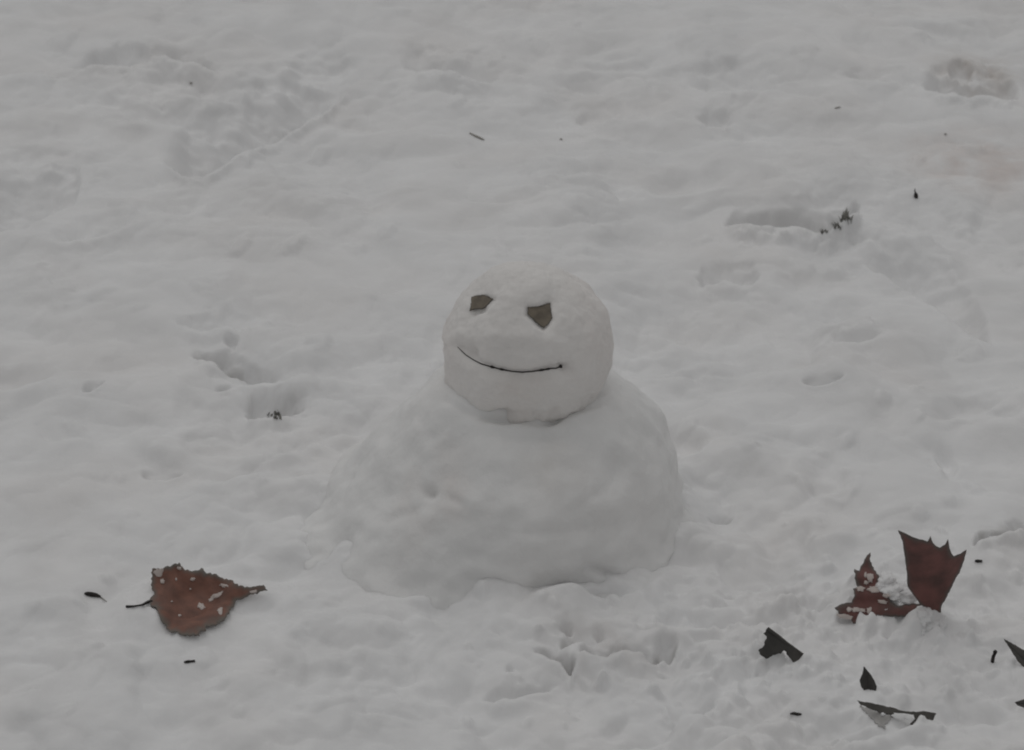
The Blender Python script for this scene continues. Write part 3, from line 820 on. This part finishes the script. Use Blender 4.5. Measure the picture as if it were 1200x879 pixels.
# short stub sticking out of the snow
b = on_ground(1162.5, 775.5)
o = tube('twig_stub', [b + np.array([0, 0, -.006]) - b, np.array([.0008, 0, .006]), np.array([.0022, .001, .0105]), np.array([.003, .001, .012])], [.0017, .0018, .0021, .0016], M_TWIG)
o.location = b
tag(o, 'short dark twig stub sticking up beside the grey leaf at the right edge', 'twig', GT)
bit('twig_bit', 'tiny dark speck of bark right of the tall red lobe', 'twig', [(1142.5, 657.3), (1145, 657.5), (1148, 657.6), (1151, 657.6)], [.0009, .0017, .0015, .0012])
bit('twig_bit', 'faded slanting twig alone in the snow above the snowman', 'twig', [(550.5, 156), (556, 159), (562, 161.5), (567, 163.8)], [.0010, .0014, .0016, .0010], M_FADED)
bit('bark_speck', 'tiny grey speck right of the faded slanting twig', 'speck', [(656.2, 163.4), (657.5, 163), (658.8, 163.6)], [.0008, .0015, .0007], M_FADED)
bit('bark_speck', 'tiny grey speck in the upper left footprint', 'speck', [(222.5, 97.6), (224, 97.2), (225.5, 97.6)], [.0008, .0015, .0007], M_FADED)
bit('bark_speck', 'tiny dark speck above the black bud at the upper right', 'speck', [(1106.8, 157.2), (1108, 157), (1109.2, 157.6)], [.0007, .0013, .0008], M_FADED)
bit('bark_speck', 'faint thin grey speck left of the blotchy footprint at the upper right', 'speck', [(978.5, 126.8), (982, 126), (985, 125.4)], [.0007, .001, .0005], M_FADED)
b = on_ground(1073, 231)
bud = empty('leaf_bud', b)
tag(bud, 'black bud with a short spike sticking up in the snow at the upper right', 'bud', GT)
tube('bud_body', [b + np.array(q) for q in [(0.001, 0, -.003), (.0005, 0, .001), (0, 0, .004), (-.001, 0, .0068)]], [.0018, .003, .0026, .001], M_TWIG, bud)
tube('spike', [b + np.array(q) for q in [(-.0008, 0, .006), (-.0018, 0, .0095), (-.0016, 0, .0125)]], [.0011, .0008, .0003], M_TWIG, bud)

# grass tips showing in the footprints
def tuft(label, px, py, n, spread, h, seed):
    rnd = random.Random(seed)
    b = on_ground(px, py)
    r = empty('grass_tuft', b)
    tag(r, label, 'grass', 'grass tips showing in the footprints')
    for k in range(n):
        V, F = [], []
        q = on_ground(px + rnd.uniform(-spread, spread), py + rnd.uniform(-spread, spread) * .45)
        a = rnd.uniform(0, 6.28); l = h * rnd.uniform(.5, 1.2); wv = rnd.uniform(.0009, .0018)
        lean = np.array([math.cos(a), math.sin(a), 0]) * l * .55
        side = np.array([-math.sin(a), math.cos(a), 0]) * wv
        if abs(side[0]) < wv * .5: side[0] = wv * .6
        for t, ww in [(-.3, 1.0), (.35, 1.0), (.75, .7), (1.0, .1)]:
            c_ = q + np.array([0, 0, 1]) * l * t + lean * t * abs(t)
            V += [c_ - side * ww, c_ + side * ww, c_ + np.array([0, .0006, 0])]
        for s_ in range(3):
            o_ = s_ * 3
            F += [(o_, o_ + 1, o_ + 4, o_ + 3), (o_ + 1, o_ + 2, o_ + 5, o_ + 4), (o_ + 2, o_, o_ + 3, o_ + 5)]
        new_obj('grass_blade', V, F, M_SOIL, r)
    return r
tuft('largest dark grass tuft at the end of the long footprint at upper right', 991, 258, 16, 6, .012, 1)
tuft('small dark grass tuft on the near rim of the long footprint, second from right', 981, 267, 8, 4, .008, 2)
tuft('tiny dark grass tips on the near rim of the long footprint, third from right', 966, 273, 6, 3, .006, 3)
tuft('low dark grass tips along the near rim of the curved footprint left of the snowman', 321, 489, 14, 8, .0055, 5)
